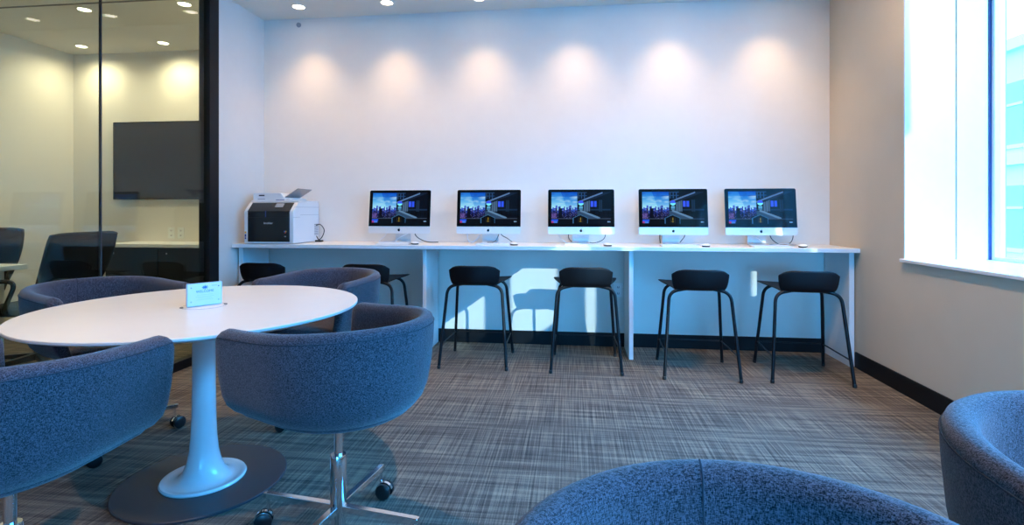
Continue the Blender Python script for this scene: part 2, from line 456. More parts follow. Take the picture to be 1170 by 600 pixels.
# ================================================================== COMPUTERS
def display_mesh(w, h, nu=160, nv=90):
    rnd = random.Random(3)
    sky = []
    heights = [0.0]*nu
    x = 0
    while x < nu:
        k = rnd.choice((2, 3, 3, 4, 5)); hh = rnd.uniform(.40, .58)
        for q in range(x, min(nu, x+k)): heights[q] = hh
        x += k
    bl = {}
    blobs = [(rnd.uniform(0, .44), rnd.uniform(.0, .45), rnd.uniform(.03, .10), rnd.uniform(.02, .05)) for _ in range(26)]
    def seg(u, v, a, b, wd):
        ax, ay = a; bx_, by = b; dx, dy = bx_-ax, by-ay
        t = max(0, min(1, ((u-ax)*dx + (v-ay)*dy)/(dx*dx+dy*dy)))
        return math.hypot((u-ax-t*dx), (v-ay-t*dy)*.5625) < wd
    def col(iu, iv):
        u, v = (iu+.5)/nu, (iv+.5)/nv
        for a, b in (((.37, .96), (.37, .80)), ((.37, .80), (.49, .70)), ((.49, .70), (.61, .80)), ((.61, .80), (.61, .96))):
            if seg(u, v, a, b, .0045): return (60, 110, 150)
        house = .37 < u < .61 and v > .80 - .10*(1-abs(u-.49)/.12)
        if house:
            if .455 < u < .53 and .77 < v < .94:
                if abs(u-.4925) > .031 and v > .79: return (54, 48, 10)
                if seg(u, v, (.4925, .80), (.4925, .87), .006) or seg(u, v, (.48, .91), (.505, .91), .004): return (150, 126, 24)
            return (5, 7, 10)
        if v > .83:
            if u < .115 and .845 < v < .90: return (35, 80, 225)
            if u < .115 and .90 <= v < .955: return (170, 60, 130) if u < .035 else (70, 120, 220) if u < .10 else (30, 50, 90)
            if .945 < u < .985 and .90 < v < .935: return (150, 190, 220) if iu % 3 else (20, 30, 40)
            return (6, 8, 12)
        if v > .815: return (60, 70, 85)
        if u < .44:
            hz = heights[iu]
            if v < hz:
                g = v/.55
                c = [18 + 150*g**1.5, 78 + 140*g, 196 + 50*g]
                if u < .16 + .2*v: c = [c[0]+30*(1-abs(v-.35)), c[1]+30, c[2]+12]
                for (bu, bv, bw, bh) in blobs:
                    q = ((u-bu)/bw)**2 + ((v-bv)/bh)**2
                    if q < 1:
                        f = (1-q)*.4
                        tgt = (200, 228, 248) if bv > .14 else (25, 75, 170)
                        c = [a*(1-f)+b*f for a, b in zip(c, tgt)]
                return tuple(min(255, q) for q in c)
            r = rnd.random(); d = (v - hz)
            base = (46, 78, 175) if d < .09 else (30, 36, 98) if d < .2 else (18, 17, 48)
            if .13 < u < .18 and v > .48: return (10, 10, 26)
            if u < .09 and v > .66: base = (84, 66, 126)
            k = .55 + .9*r
            if r > .955: return (140, 140, 205)
            return tuple(min(255, b*k) for b in base)
        # right picture: dusk terrace under a slanting roof
        if ((u-.50)/.045)**2 + ((v-.34)/.08)**2 < 1:
            return (120, 235, 250) if v > .34 else (60, 90, 250)
        if abs(u-.50) < .032 and .44 < v < .54: return (110, 190, 225) if v < .48 else (70, 130, 170)
        roof = .30 - (u-.46)*.70
        if abs(v - roof) < .022 and u < .86: return (92, 122, 165)
        if v < roof:
            if u < .60 and v < .20: return (40, 70, 110) if (int(u*60) % 3 == 0 or int(v*40) % 4 == 0) else (12, 20, 38)
            return (12, 18, 32)
        if v < roof + .09: return (22, 34, 54)
        if seg(u, v, (.50, .58), (.80, .80), .018): return (95, 130, 165)
        if v > .58 and u < .50 + (v-.58)*1.4: return (48, 72, 100)
        if .66 < u < .705 and .28 < v < .46: return (60, 90, 245)
        if .72 < u < .765 and .28 < v < .46: return (50, 85, 235)
        for c0, wd in ((.565, .016), (.605, .020), (.64, .010), (.81, .012), (.845, .012)):
            if abs(u-c0) < wd and .24 < v < .60: return (74, 100, 128) if u < .7 else (30, 46, 66)
        if .52 < v < .57: return (28, 46, 70)
        if .60 < v < .76 and int(u*38) % 3 == 0: return (4, 6, 10)
        return (9, 14, 24)
    bm = bmesh.new(); lay = bm.loops.layers.float_color.new('Col')
    vs = [[bm.verts.new((-w/2 + w*i/nu, 0, h/2 - h*j/nv)) for i in range(nu+1)] for j in range(nv+1)]
    for j in range(nv):
        for i in range(nu):
            f = bm.faces.new((vs[j][i], vs[j+1][i], vs[j+1][i+1], vs[j][i+1]))
            c = tuple((q/255)**2.2 for q in col(i, j))
            for lp in f.loops: lp[lay] = (*c, 1)
    return bm
dm = bpy.data.materials.new('lit_display'); dm.use_nodes = True
_t = dm.node_tree; _b = _t.nodes['Principled BSDF']; _a = _t.nodes.new('ShaderNodeVertexColor'); _a.layer_name = 'Col'
_b.inputs['Base Color'].default_value = (.004, .004, .005, 1); _b.inputs['Roughness'].default_value = .07; _b.inputs['Specular IOR Level'].default_value = .25
_t.links.new(_a.outputs['Color'], _b.inputs['Emission Color']); _b.inputs['Emission Strength'].default_value = 1.22
M['display'] = dm

def make_computer(label):
    t = thing('desktop_computer', label, 'computer', (0, 0, CT), 0, 'all-in-one computers on the counter')
    tilt = math.radians(-7)
    W_, H_ = .530, .364; C0 = Vector((0, -.035, .262))      # body centre above the counter
    R = Matrix.Translation(C0) @ Matrix.Rotation(tilt, 4, 'X')
    def add(name, bm, m, parent, **k):
        for v in bm.verts: v.co = R @ v.co
        return build(name, bm, m, parent, **k)
    # body shell: front outline with a bulged back
    bm = bmesh.new(); rings = []
    for y, sc_, r in ((0, 1, .014), (.005, 1, .014), (.010, .975, .03), (.018, .80, .05), (.030, .52, .06), (.037, .22, .03)):
        rings.append([(x, y, z) for x, z in rrect(W_*sc_, H_*sc_, min(r, H_*sc_*.45))])
    loft(bm, rings)
    body = add('body', bm, 'alu', t, smooth=35)
    # glass front above the chin
    gh = H_ - .060; gz = .060/2
    bm = bmesh.new()
    out = [(x, z) for x, z in rrect(W_ - .001, gh, .013, 6, 0, gz)]
    out = [(x, max(z, gz - gh/2)) if z > gz else (math.copysign(W_/2 - .0005, x), gz - gh/2) for x, z in out]
    seen = [];
    for p in out:
        if not seen or (abs(p[0]-seen[-1][0]) + abs(p[1]-seen[-1][1])) > 1e-5: seen.append(p)
    loft(bm, [[(x, -.0022, z) for x, z in seen], [(x, -.0002, z) for x, z in seen]])
    gl = add('screen_glass', bm, 'bezel', t)
    dw, dh = .474, .262
    bm = display_mesh(dw, dh) if 'disp' not in DISP else None
    if bm:
        for v in bm.verts: v.co = R @ (v.co + Vector((0, -.0026, H_/2 - .0225 - dh/2)))
        build('display', bm, dm, gl)
    # logo on the chin: apple silhouette with a bite and a leaf
    pts = []
    for k in range(48):
        a = 2*PI*k/48; x, z = math.cos(a), math.sin(a)
        r = 1.0 - .16*math.exp(-((a-PI/2)/.35)**2) - .10*math.exp(-((a-3*PI/2)/.25)**2)
        if min(a, 2*PI-a) < .62: r = min(r, 1.42*abs(x) - .62*math.sqrt(max(0, 1-(a if a < PI else 2*PI-a)**2/.40)))
        pts.append((x*r*.0105, z*r*.0112))
    lz = -H_/2 + .029
    bm = bmesh.new(); loft(bm, [[(x, -.0012, lz + z) for x, z in pts], [(x, -.0001, lz + z) for x, z in pts]])
    lf = [(.000, .012), (.001, .0165), (.005, .0185), (.0045, .0145)]
    loft(bm, [[(x, -.0012, lz + z) for x, z in lf], [(x, -.0001, lz + z) for x, z in lf]])
    add('logo', bm, 'logo', body)
    # stand: foot plate and bent neck
    bm = bmesh.new(); sw = .0685
    path = [(-.085, .0035), (.035, .0035), (.058, .010), (.064, .03), (.055, .08), (.036, .16), (.018, .235)]
    path = [(p.x, p.y) for p in fillet_path([(y, z, 0) for y, z in path], .02, 4)]
    rings = []
    for i, (y, z) in enumerate(path):
        a = path[max(0, i-1)]; b = path[min(len(path)-1, i+1)]; d = Vector((b[0]-a[0], b[1]-a[1])).normalized(); n_ = Vector((-d.y, d.x))*.0035
        w = sw
        rings.append([(-w, y+n_.x, z+n_.y), (w, y+n_.x, z+n_.y), (w, y-n_.x, z-n_.y), (-w, y-n_.x, z-n_.y)])
    loft(bm, rings)
    build('stand', bm, 'alu', t, smooth=30)
    return t
DISP = {}
MACS = [(-1.445, 4.285, 0), (-.690, 4.285, 0), (.062, 4.285, 0), (.782, 4.285, .0), (1.440, 4.285, 0)]
ML = ['leftmost of the five silver all-in-one computers on the counter, next to the printer',
      'second from the left of the five silver all-in-one computers on the counter',
      'middle one of the five silver all-in-one computers on the counter',
      'second from the right of the five silver all-in-one computers on the counter',
      'rightmost of the five silver all-in-one computers, nearest the window wall']
mc0 = make_computer(ML[0]); COMP = [mc0]
for i, (x, y, a) in enumerate(MACS):
    if i == 0: mc0.location = (x, y, CT)
    else: COMP.append(dup(mc0, (x, y, CT), a, ML[i]))

# keyboards, mice, cords
def make_keyboard(label):
    t = thing('keyboard', label, 'keyboard', (0, 0, CT), 0, 'white keyboards in front of the computers')
    bm = bmesh.new()
    loft(bm, [[(x, y, .0006 + (.0 if z == 0 else (.004 + (y+.057)/.114*.008))) for x, y in rrect(.279, .114, .008)] for z in (0, 1)])
    build('keyboard_body', bm, 'kalu', t, smooth=30)
    bm = bmesh.new()
    for r_ in range(6):
        yk = -.046 + r_*.0185; hh = .0052 + (yk+.057)/.114*.008
        if r_ == 0: cells = [(-.13, .064), (-.064, .064+.0), (.066, .13)]; cells = [(-.131, -.068), (-.064, .060), (.064, .131)]
        else: cells = [(-.131 + k*.0188, -.131 + k*.0188 + .0162) for k in range(14)]
        for a, b in cells: box(bm, a, b, yk - .0075, yk + .0075, hh - .002, hh + .0018)
    build('keys', bm, 'keys', t)
    return t
KL = ['white keyboard in front of the leftmost computer', 'white keyboard in front of the second computer from the left', 'white keyboard in front of the middle computer',
      'white keyboard in front of the second computer from the right', 'white keyboard in front of the rightmost computer']
k0 = make_keyboard(KL[0])
KB = [(-1.44, 4.09), (-.63, 4.09), (.07, 4.09), (.80, 4.09), (1.46, 4.09)]
for i, (x, y) in enumerate(KB):
    if i == 0: k0.location = (x, y, CT)
    else: dup(k0, (x, y, CT), 0, KL[i])
def make_mouse(label):
    t = thing('computer_mouse', label, 'mouse', (0, 0, CT), 0, 'white mice beside the keyboards')
    bm = bmesh.new(); rings = []
    pl = rrect(.057, .113, .026, 8)
    for s, z in ((.90, .0095), (1.0, .0115), (.985, .0155), (.90, .0195), (.68, .0228), (.35, .0245), (.05, .025)): rings.append([(x*s, y*s, z - .004*(y/.056)**2*(z > .012)) for x, y in pl])
    loft(bm, rings); build('shell', bm, 'keys', t, smooth=50)
    bm = bmesh.new(); loft(bm, [[(x*s, y*s, z) for x, y in pl] for s, z in ((.86, .0005), (.95, .004), (.93, .0096))])
    build('underside', bm, 'rubber', t, smooth=40)
    return t
MSL = ['white mouse to the right of the keyboard of the leftmost computer', 'white mouse to the right of the keyboard of the second computer from the left', 'white mouse to the right of the middle computer keyboard',
       'white mouse to the right of the keyboard of the second computer from the right', 'white mouse nearest the right wall, beside the rightmost computer']
m0 = make_mouse(MSL[0])
MS = [(-1.27, 4.10, .5), (-.465, 4.09, .3), (.262, 4.07, .1), (.99, 4.07, -.3), (1.685, 4.09, -.5)]
for i, (x, y, a) in enumerate(MS):
    if i == 0: m0.location = (x, y, CT); m0.rotation_euler.z = a
    else: dup(m0, (x, y, CT), a, MSL[i])
def cord(name, label, pts, m, r=.0025, root=None):
    bm = bmesh.new(); tube(bm, smooth_path([Vector(p) - root.location for p in pts], 8), r, 8)
    o = build(name, bm, m, root, smooth=60); o['label'] = label; return o
z0 = CT + .008
CW = ['leftmost computer', 'second computer from the left', 'middle computer', 'second computer from the right', 'rightmost computer']
for i, (x, y, a) in enumerate(MACS):
    zb = CT + .125
    if i == 0:
        cord('power_cord', 'white cord looping down left of the stand of the ' + CW[i], [(x - .10, y + .035, zb), (x - .17, y + .06, CT + .05), (x - .20, y + .02, z0), (x - .12, y + .05, z0), (x - .06, y + .10, z0)], 'cord_w', .0032, COMP[i])
        cord('mouse_cord', 'white cord arching in front of the stand of the ' + CW[i], [(x + .10, y + .03, zb + .01), (x + .075, y - .02, CT + .085), (x + .02, y - .095, CT + .05), (x - .02, y - .115, z0)], 'cord_w', .0026, COMP[i])
        cord('cable', 'dark cord running right along the counter from the leftmost computer', [(x + .10, y + .03, zb), (x + .13, y - .0, CT + .06), (x + .19, y - .02, CT + .025), (x + .25, y - .03, z0 + .002), (x + .33, y - .03, z0 + .002)], 'cord_b', .0035, COMP[i])
    elif i == 1:
        cord('power_cord', 'pale blue-white cord looping left of the stand of the ' + CW[i], [(x - .185, y + .03, zb + .02), (x - .19, y + .03, CT + .04), (x - .15, y + .0, z0), (x - .10, y + .03, CT + .045), (x - .065, y + .045, zb)], 'cord_w', .0045, COMP[i])
        cord('cable', 'black cord sagging right from behind the ' + CW[i], [(x + .09, y + .03, zb + .01), (x + .10, y + .0, CT + .075), (x + .16, y - .06, CT + .045), (x + .205, y - .12, CT + .020)], 'cord_b', .003, COMP[i])
        cord('mouse_cord', 'black cord trailing over the stand foot of the ' + CW[i], [(x + .095, y + .03, zb + .01), (x + .075, y - .05, CT + .05), (x + .05, y - .095, CT + .018), (x + .0, y - .11, CT + .0135)], 'cord_b', .003, COMP[i])
    elif i == 2:
        cord('power_cord', 'black cord hanging in a loop left of the stand of the ' + CW[i], [(x - .095, y + .03, zb + .02), (x - .10, y + .04, CT + .06), (x - .085, y + .06, CT + .025), (x - .05, y + .10, z0)], 'cord_b', .003, COMP[i])
        cord('cable', 'black cord hanging in a loop right of the stand of the ' + CW[i], [(x + .20, y + .03, zb + .02), (x + .195, y + .03, CT + .06), (x + .16, y + .03, CT + .025), (x + .105, y + .03, z0), (x + .075, y + .10, z0)], 'cord_b', .003, COMP[i])
        cord('mouse_cord', 'thin pale cord slanting left of the ' + CW[i], [(x - .20, y + .03, zb), (x - .175, y + .03, CT + .06), (x - .12, y + .04, z0), (x - .10, y + .09, z0)], 'cord_w', .0022, COMP[i])
    elif i == 3:
        cord('power_cord', 'black cord hanging left of the stand of the ' + CW[i], [(x - .085, y + .035, zb + .02), (x - .088, y + .05, CT + .06), (x - .08, y + .08, z0)], 'cord_b', .003, COMP[i])
        cord('cable', 'short black cord hanging right of the stand of the ' + CW[i], [(x + .11, y + .03, zb + .02), (x + .105, y + .04, CT + .07), (x + .085, y + .07, CT + .03), (x + .075, y + .10, z0)], 'cord_b', .003, COMP[i])
    else:
        cord('power_cord', 'black cord hanging in a wide loop right of the stand of the ' + CW[i], [(x + .085, y + .03, zb + .02), (x + .10, y + .03, CT + .06), (x + .15, y + .02, CT + .012), (x + .19, y + .01, z0), (x + .24, y + .02, CT + .02), (x + .265, y + .03, CT + .07), (x + .262, y + .045, zb + .03), (x + .20, y + .045, zb + .05)], 'cord_b', .0032, COMP[i])
        cord('cable', 'grey-white cord coiled on the counter right of the ' + CW[i], [(x + .09, y + .06, z0), (x + .12, y + .0, z0), (x + .20, y - .01, z0 + .006), (x + .285, y + .03, z0), (x + .27, y + .08, z0)], 'cord_w', .0032, COMP[i])
        cord('mouse_cord', 'white cord crossing the stand of the ' + CW[i], [(x - .02, y + .05, CT + .075), (x - .01, y - .03, CT + .045), (x + .03, y - .10, CT + .012), (x + .10, y - .125, z0)], 'cord_w', .0026, COMP[i])

# ================================================================== PRINTER
pr = thing('office_printer', 'white multifunction printer with black front at the left end of the counter', 'printer', (-2.455, 4.195, CT), 0)
PW, PF, PB, PH = .213, -.205, .225, .345          # half width, front, back, height of the main body
# side profile (y, z): upright front, slanting control panel, flat lid
prof = [(PF, .004), (PB, .004), (PB, PH - .01), (PB - .01, PH), (PF + .075, PH - .006), (PF + .004, PH - .075), (PF, PH - .09)]
bm = bmesh.new(); loft(bm, [[(x, y, z) for y, z in prof] for x in (-PW, PW)])
body = build('body', bm, 'prn', pr, bevel=.008)
# black front door and control panel set in
bm = bmesh.new(); box(bm, -PW + .032, PW - .030, PF - .004, PF + .01, .018, PH - .080)
door = build('front_door', bm, 'prn_b', pr, bevel=.006)
bm = bmesh.new()
a, b = Vector((0, PF + .002, PH - .080)), Vector((0, PF + .074, PH - .010)); d = (b - a).normalized(); nn = Vector((0, -d.z, d.y))
q = [a - d*.004, b - d*.002]
loft(bm, [[(x, p.y + nn.y*o_, p.z + nn.z*o_) for p, o_ in ((q[0], -.01), (q[0], .005), (q[1], .005), (q[1], -.01))] for x in (-PW + .032, PW - .030)])
pan = build('control_panel', bm, 'prn_b', pr, bevel=.002)
bm = bmesh.new()
mid = a*.30 + b*.70; e0, e1 = mid - d*.026, mid + d*.018
loft(bm, [[(x, p.y + nn.y*o_, p.z + nn.z*o_) for p, o_ in ((e0, .003), (e0, .0075), (e1, .0075), (e1, .003))] for x in (.035, .105)])
build('touch_screen', bm, 'prn_g', pan)
bm = bmesh.new(); box(bm, -.026, -.020, PF - .006, PF - .003, PH - .125, PH - .075); build('status_light', bm, 'blue_d', door)
bm = bmesh.new(); box(bm, -PW + .031, PW - .029, PF - .0048, PF - .003, PH - .130, PH - .1285); build('door_seam', bm, 'cord_b', door)
text('brand_lettering', 'brother', .025, 'txt_w', (.0, PF - .0046, .17), (PI/2, 0, 0), door)
bm = bmesh.new(); box(bm, .135, .145, PF - .0052, PF - .003, .098, .108); build('blue_emblem', bm, 'blue', door)
bm = bmesh.new(); box(bm, .147, .156, PF - .0052, PF - .003, .098, .108); build('orange_emblem', bm, 'yellow', door)
bm = bmesh.new(); box(bm, .141, .150, PF - .0052, PF - .003, .088, .0965); build('red_emblem', bm, 'red', door)
bm = bmesh.new(); box(bm, .138, .153, PF - .0052, PF - .003, .058, .066); build('small_print', bm, 'prn_g', door)
bm = bmesh.new(); box(bm, -PW + .006, -PW + .020, PF - .0012, PF + .002, .086, .102); build('orange_sticker', bm, 'yellow', body)
bm = bmesh.new(); box(bm, -PW + .007, -PW + .019, PF - .0012, PF + .002, .058, .080); box(bm, -PW + .007, -PW + .019, PF - .0012, PF + .002, .040, .054); build('blue_sticker', bm, 'blue_d', body)
# side: seams and a vent
bm = bmesh.new()
box(bm, PW - .001, PW + .0008, PF + .01, PB - .006, .300, .302); box(bm, PW - .001, PW + .0008, PF + .11, PB - .006, .236, .238)
box(bm, PW - .001, PW + .0008, PF + .0, PF + .10, .216, .218)
build('side_seam', bm, 'prn_g', body)
bm = bmesh.new()
for r_ in range(8): box(bm, PW - .001, PW + .0012, PB - .085, PB - .018, .060 + r_*.0125, .0675 + r_*.0125)
build('side_vent', bm, 'prn_g', body)
# document feeder on top, hinge plate and raised tray
lid = build('scanner_lid', bx(-PW + .004, PW - .004, PF + .085, PB - .004, PH - .002, PH + .012), 'prn', pr, bevel=.004)
fp = [(-PW + .012, PH + .011), (.085, PH + .011), (.085, PH + .018), (.045, PH + .070), (.030, PH + .074), (-PW + .020, PH + .074), (-PW + .012, PH + .066)]
bm = bmesh.new(); loft(bm, [[(x, y, z) for x, z in fp] for y in (PF + .105, PB - .03)])
fd = build('document_feeder', bm, 'prn', pr, bevel=.006)
bm = bmesh.new(); box(bm, -.150, -.100, PF + .1035, PF + .106, PH + .048, PH + .058); build('feeder_lettering', bm, 'ink', fd)
bm = bmesh.new(); box(bm, -.160, -.095, PF + .1035, PF + .106, PH + .020, PH + .026); build('feeder_seam', bm, 'prn_g', fd)
bm = bmesh.new(); box(bm, .0, .075, PF + .1035, PF + .106, PH + .013, PH + .018); build('feeder_seam', bm, 'blue_d', fd)
bm = bmesh.new()
box(bm, 0, .150, PF + .125, PB - .07, -.003, .003, rot=Matrix.Translation((.055, 0, PH + .030)) @ Matrix.Rotation(math.radians(-32), 4, 'Y'))
build('paper_tray', bm, 'prn_g', pr, bevel=.002)
bm = bmesh.new(); box(bm, .045, .120, PF + .110, PB - .045, PH + .011, PH + .032); build('tray_hinge', bm, 'prn', pr, bevel=.006)
cord('power_cord', 'black power cord looping at the right rear of the printer', [(-2.236, 4.355, CT + .145), (-2.195, 4.35, CT + .150), (-2.155, 4.34, CT + .105), (-2.165, 4.33, CT + .05), (-2.20, 4.335, CT + .02), (-2.228, 4.345, CT + .05)], 'cord_b', .004, pr)
bm = bmesh.new(); box(bm, -2.228, -2.165, 4.315, 4.35, CT + .0005, CT + .016)
tag(build('power_adapter', bm, 'cord_b', None, bevel=.004), 'small black adapter lying behind the printer', 'adapter')

# ================================================================== WALL FITTINGS
def outlet(label, x, y, z, w=.075, h=.118, n_=2):
    t = thing('wall_outlet', label, 'outlet', (x, y, z))
    build('cover_plate', bx(-w/2, w/2, -.006, -.0005, -h/2, h/2), 'outlet', t, bevel=.002)
    for s in (-1, 1):
        bm = bmesh.new()
        for dx in (-.006, .006): box(bm, dx - .0015, dx + .0015, -.0068, -.0055, s*.026 - .006, s*.026 + .006)
        box(bm, -.0075, .0075, -.0064, -.0055, s*.026 - .009, s*.026 - .006)
        build('socket', bm, 'ink', t)
    return t
outlet('white wall outlet under the counter, left of the right-hand middle panel', .372, D, .470)
outlet('left one of two white outlets on the meeting room wall', -4.289, MD, .895)
outlet('right one of two white outlets on the meeting room wall', -4.177, MD, .895)
bm = bmesh.new(); lathe(bm, [(.020, 0), (.022, .004), (.019, .014), (.008, .018)], 20)
o = build('wall_sensor', bm, 'prn_g', None, smooth=40); o.location = (-2.437, D - .001, 2.791); o.rotation_euler = (PI/2, 0, 0)
tag(o, 'small round grey sensor high on the back wall near the left corner', 'sensor')

# downlights
def make_downlight(label, group):
    t = thing('recessed_downlight', label, 'ceiling light', (0, 0, H), 0, group)
    bm = bmesh.new(); lathe(bm, [(.062, .0005), (.062, -.004), (.050, -.006), (.046, .004), (.046, .01), (.062, .01)], 32, cap=False); build('trim_ring', bm, 'ceil', t, smooth=40)
    bm = bmesh.new(); lathe(bm, [(.0455, -.002), (.03, -.0035), (.001, -.004)], 32, cap=True); build('lens', bm, 'lens', t, smooth=60)
    return t
def spot(x, y, z, power, size, blend, color, rad=.03, lean=0):
    l_ = bpy.data.lights.new('downlight_beam', 'SPOT'); l_.energy = power; l_.spot_size = math.radians(size); l_.spot_blend = blend; l_.color = color; l_.shadow_soft_size = rad
    o = bpy.data.objects.new('downlight_beam', l_); o.location = (x, y, z); o.rotation_euler.x = math.radians(lean); return link(o)
WARM = (1.0, .67, .37)
DL = ['recessed ceiling downlight above the printer, nearest the left wall', 'recessed ceiling downlight above the leftmost computer', 'recessed ceiling downlight above the second computer from the left',
      'recessed ceiling downlight above the middle computer', 'recessed ceiling downlight above the second computer from the right', 'recessed ceiling downlight above the rightmost computer']
dl0 = make_downlight(DL[0], 'downlights along the back wall')
P_WASH, P_ROOM, P_MEET, P_ROW = 40, 180, 56, 74
for i in range(6):
    x, y = -2.293 + .768*i, 4.165
    if i == 0: dl0.location = (x, y, H)
    else: dup(dl0, (x, y, H), 0, DL[i])
    spot(x, y, H - .012, P_WASH, 86, 1.0, WARM, .03, 4)
ML_ = ['meeting room downlight nearest the far left corner', 'meeting room downlight above the television', 'meeting room downlight over the table at the left, nearer the camera', 'meeting room downlight nearest the glass and its black post']
for i, (x, y) in enumerate(((-5.09, 4.90), (-4.16, 4.90), (-4.14, 4.01), (-3.205, 4.0))):
    dup(dl0, (x, y, H), 0, ML_[i], 'downlights in the meeting room')
    spot(x, y, H - .012, P_MEET, 165, 1.0, (1.0, .83, .62))
for i, (x, y) in enumerate(((-1.5, 2.3), (1.3, 2.7), (-1.5, .4), (1.3, .6))):  # unseen downlights added for warm light on table and carpet
    dup(dl0, (x, y, H), 0, 'added warm fill downlight over the %s, out of the photo' % ('round table', 'open carpet', 'near left tub chair', 'near right tub chairs')[i], 'added fill downlights over the lounge')
    spot(x, y, H - .012, P_ROOM, 84, .8, WARM)

for i, x in enumerate((-2.1, -.75, .6, 1.6)):  # unseen row added to wash the back wall with warm light
    dup(dl0, (x, 2.95, H), 0, 'added unseen fill downlight of the row before the counter, %s' % ('nearest the glass', 'second from the glass', 'second from the window', 'nearest the window')[i], 'added fill downlights before the counter')
    spot(x, 2.95, H - .012, P_ROW, 105, .9, WARM, .03, 44)

# ================================================================== ROUND TABLE
TX, TY = -1.531, 2.022
tb = thing('round_table', 'round white pedestal table with a dark floor plate', 'table', (TX, TY, 0))
bm = bmesh.new(); lathe(bm, [(.56, .702), (.598, .7135), (.613, .7185), (.615, .7215), (.615, .7280), (.613, .7300)], 128); build('tabletop', bm, 'lam_t', tb, smooth=25)
bm = bmesh.new(); lathe(bm, [(.158, .0125), (.160, .018), (.156, .024), (.146, .0245), (.138, .020), (.118, .0195), (.106, .0225), (.092, .032), (.077, .052), (.064, .085), (.0545, .13), (.049, .19), (.0455, .27), (.0435, .40), (.0435, .69), (.10, .698), (.105, .703)], 64)
build('pedestal', bm, 'enamel', tb, smooth=50)
bm = bmesh.new(); lathe(bm, [(.314, .0), (.318, .003), (.318, .009), (.314, .012)], 128); build('floor_plate', bm, 'plate', tb, smooth=30)
gr = empty('cable_grommet', (0, 0, .730), 0, tb)
bm = bmesh.new(); lathe(bm, [(.0815, -.002), (.0815, .0006), (.0835, .0006), (.0835, -.002)], 64, cap=False); build('ring', bm, 'prn_g', gr)
ang = math.atan2(.118, .120)
for s in (-1, 1):
    bm = bmesh.new(); box(bm, -.006, .006, -.010, .010, -.001, .0012, rot=Matrix.Rotation(ang, 4, 'Z') @ Matrix.Translation((s*.080, 0, 0))); build('notch', bm, 'ink', gr)
sg = thing('welcome_sign', 'small clear acrylic sign block with a white card and blue print on the round table', 'sign', (TX + .001, TY + .004, .731), math.radians(55))
bm = bmesh.new(); loft(bm, [[(x, y, .048 + z) for x, z in rrect(.132, .094, .003, 3)] for y in (.0, .014)]); build('acrylic_block', bm, 'acryl', sg)
bm = bmesh.new(); loft(bm, [[(x, y, .048 + z) for x, z in rrect(.126, .088, .002, 3)] for y in (-.0008, -.0001)]); cd = build('card', bm, 'paper', sg)
text('welcome_lettering', 'WELCOME', .014, 'blue', (0, -.0012, .060), (PI/2, 0, 0), cd, ext=.0002)
bm = bmesh.new()
for k in range(8):
    a = 2*PI*k/8; box(bm, -.003, .003, -.0012, -.0007, -.0015, .0015, rot=Matrix.Translation((.0085*math.cos(a), 0, .0765 + .0055*math.sin(a))) @ Matrix.Rotation(-a, 4, 'Y'))
loft(bm, [[(x, y, .0765 + z) for x, z in rrect(.011, .008, .0035, 4)] for y in (-.0012, -.0007)])
build('emblem', bm, 'blue', cd)
bm = bmesh.new()
for z, w in ((.046, .060), (.039, .070), (.033, .052), (.026, .064)): box(bm, -w/2, w/2, -.0011, -.0007, z - .0006, z + .0006)
box(bm, .026, .046, -.0011, -.0007, .080, .083)
build('small_print', bm, 'txt_w', cd)
for sx in (-1, 1):
    for sz in (.020, .078):
        bm = bmesh.new(); lathe(bm, [(.0028, 0), (.0028, .002), (.0015, .003)], 10)
        o = build('screw', bm, 'chrome', sg); o.location = (sx*.052, -.0008, sz); o.rotation_euler = (PI/2, 0, 0)

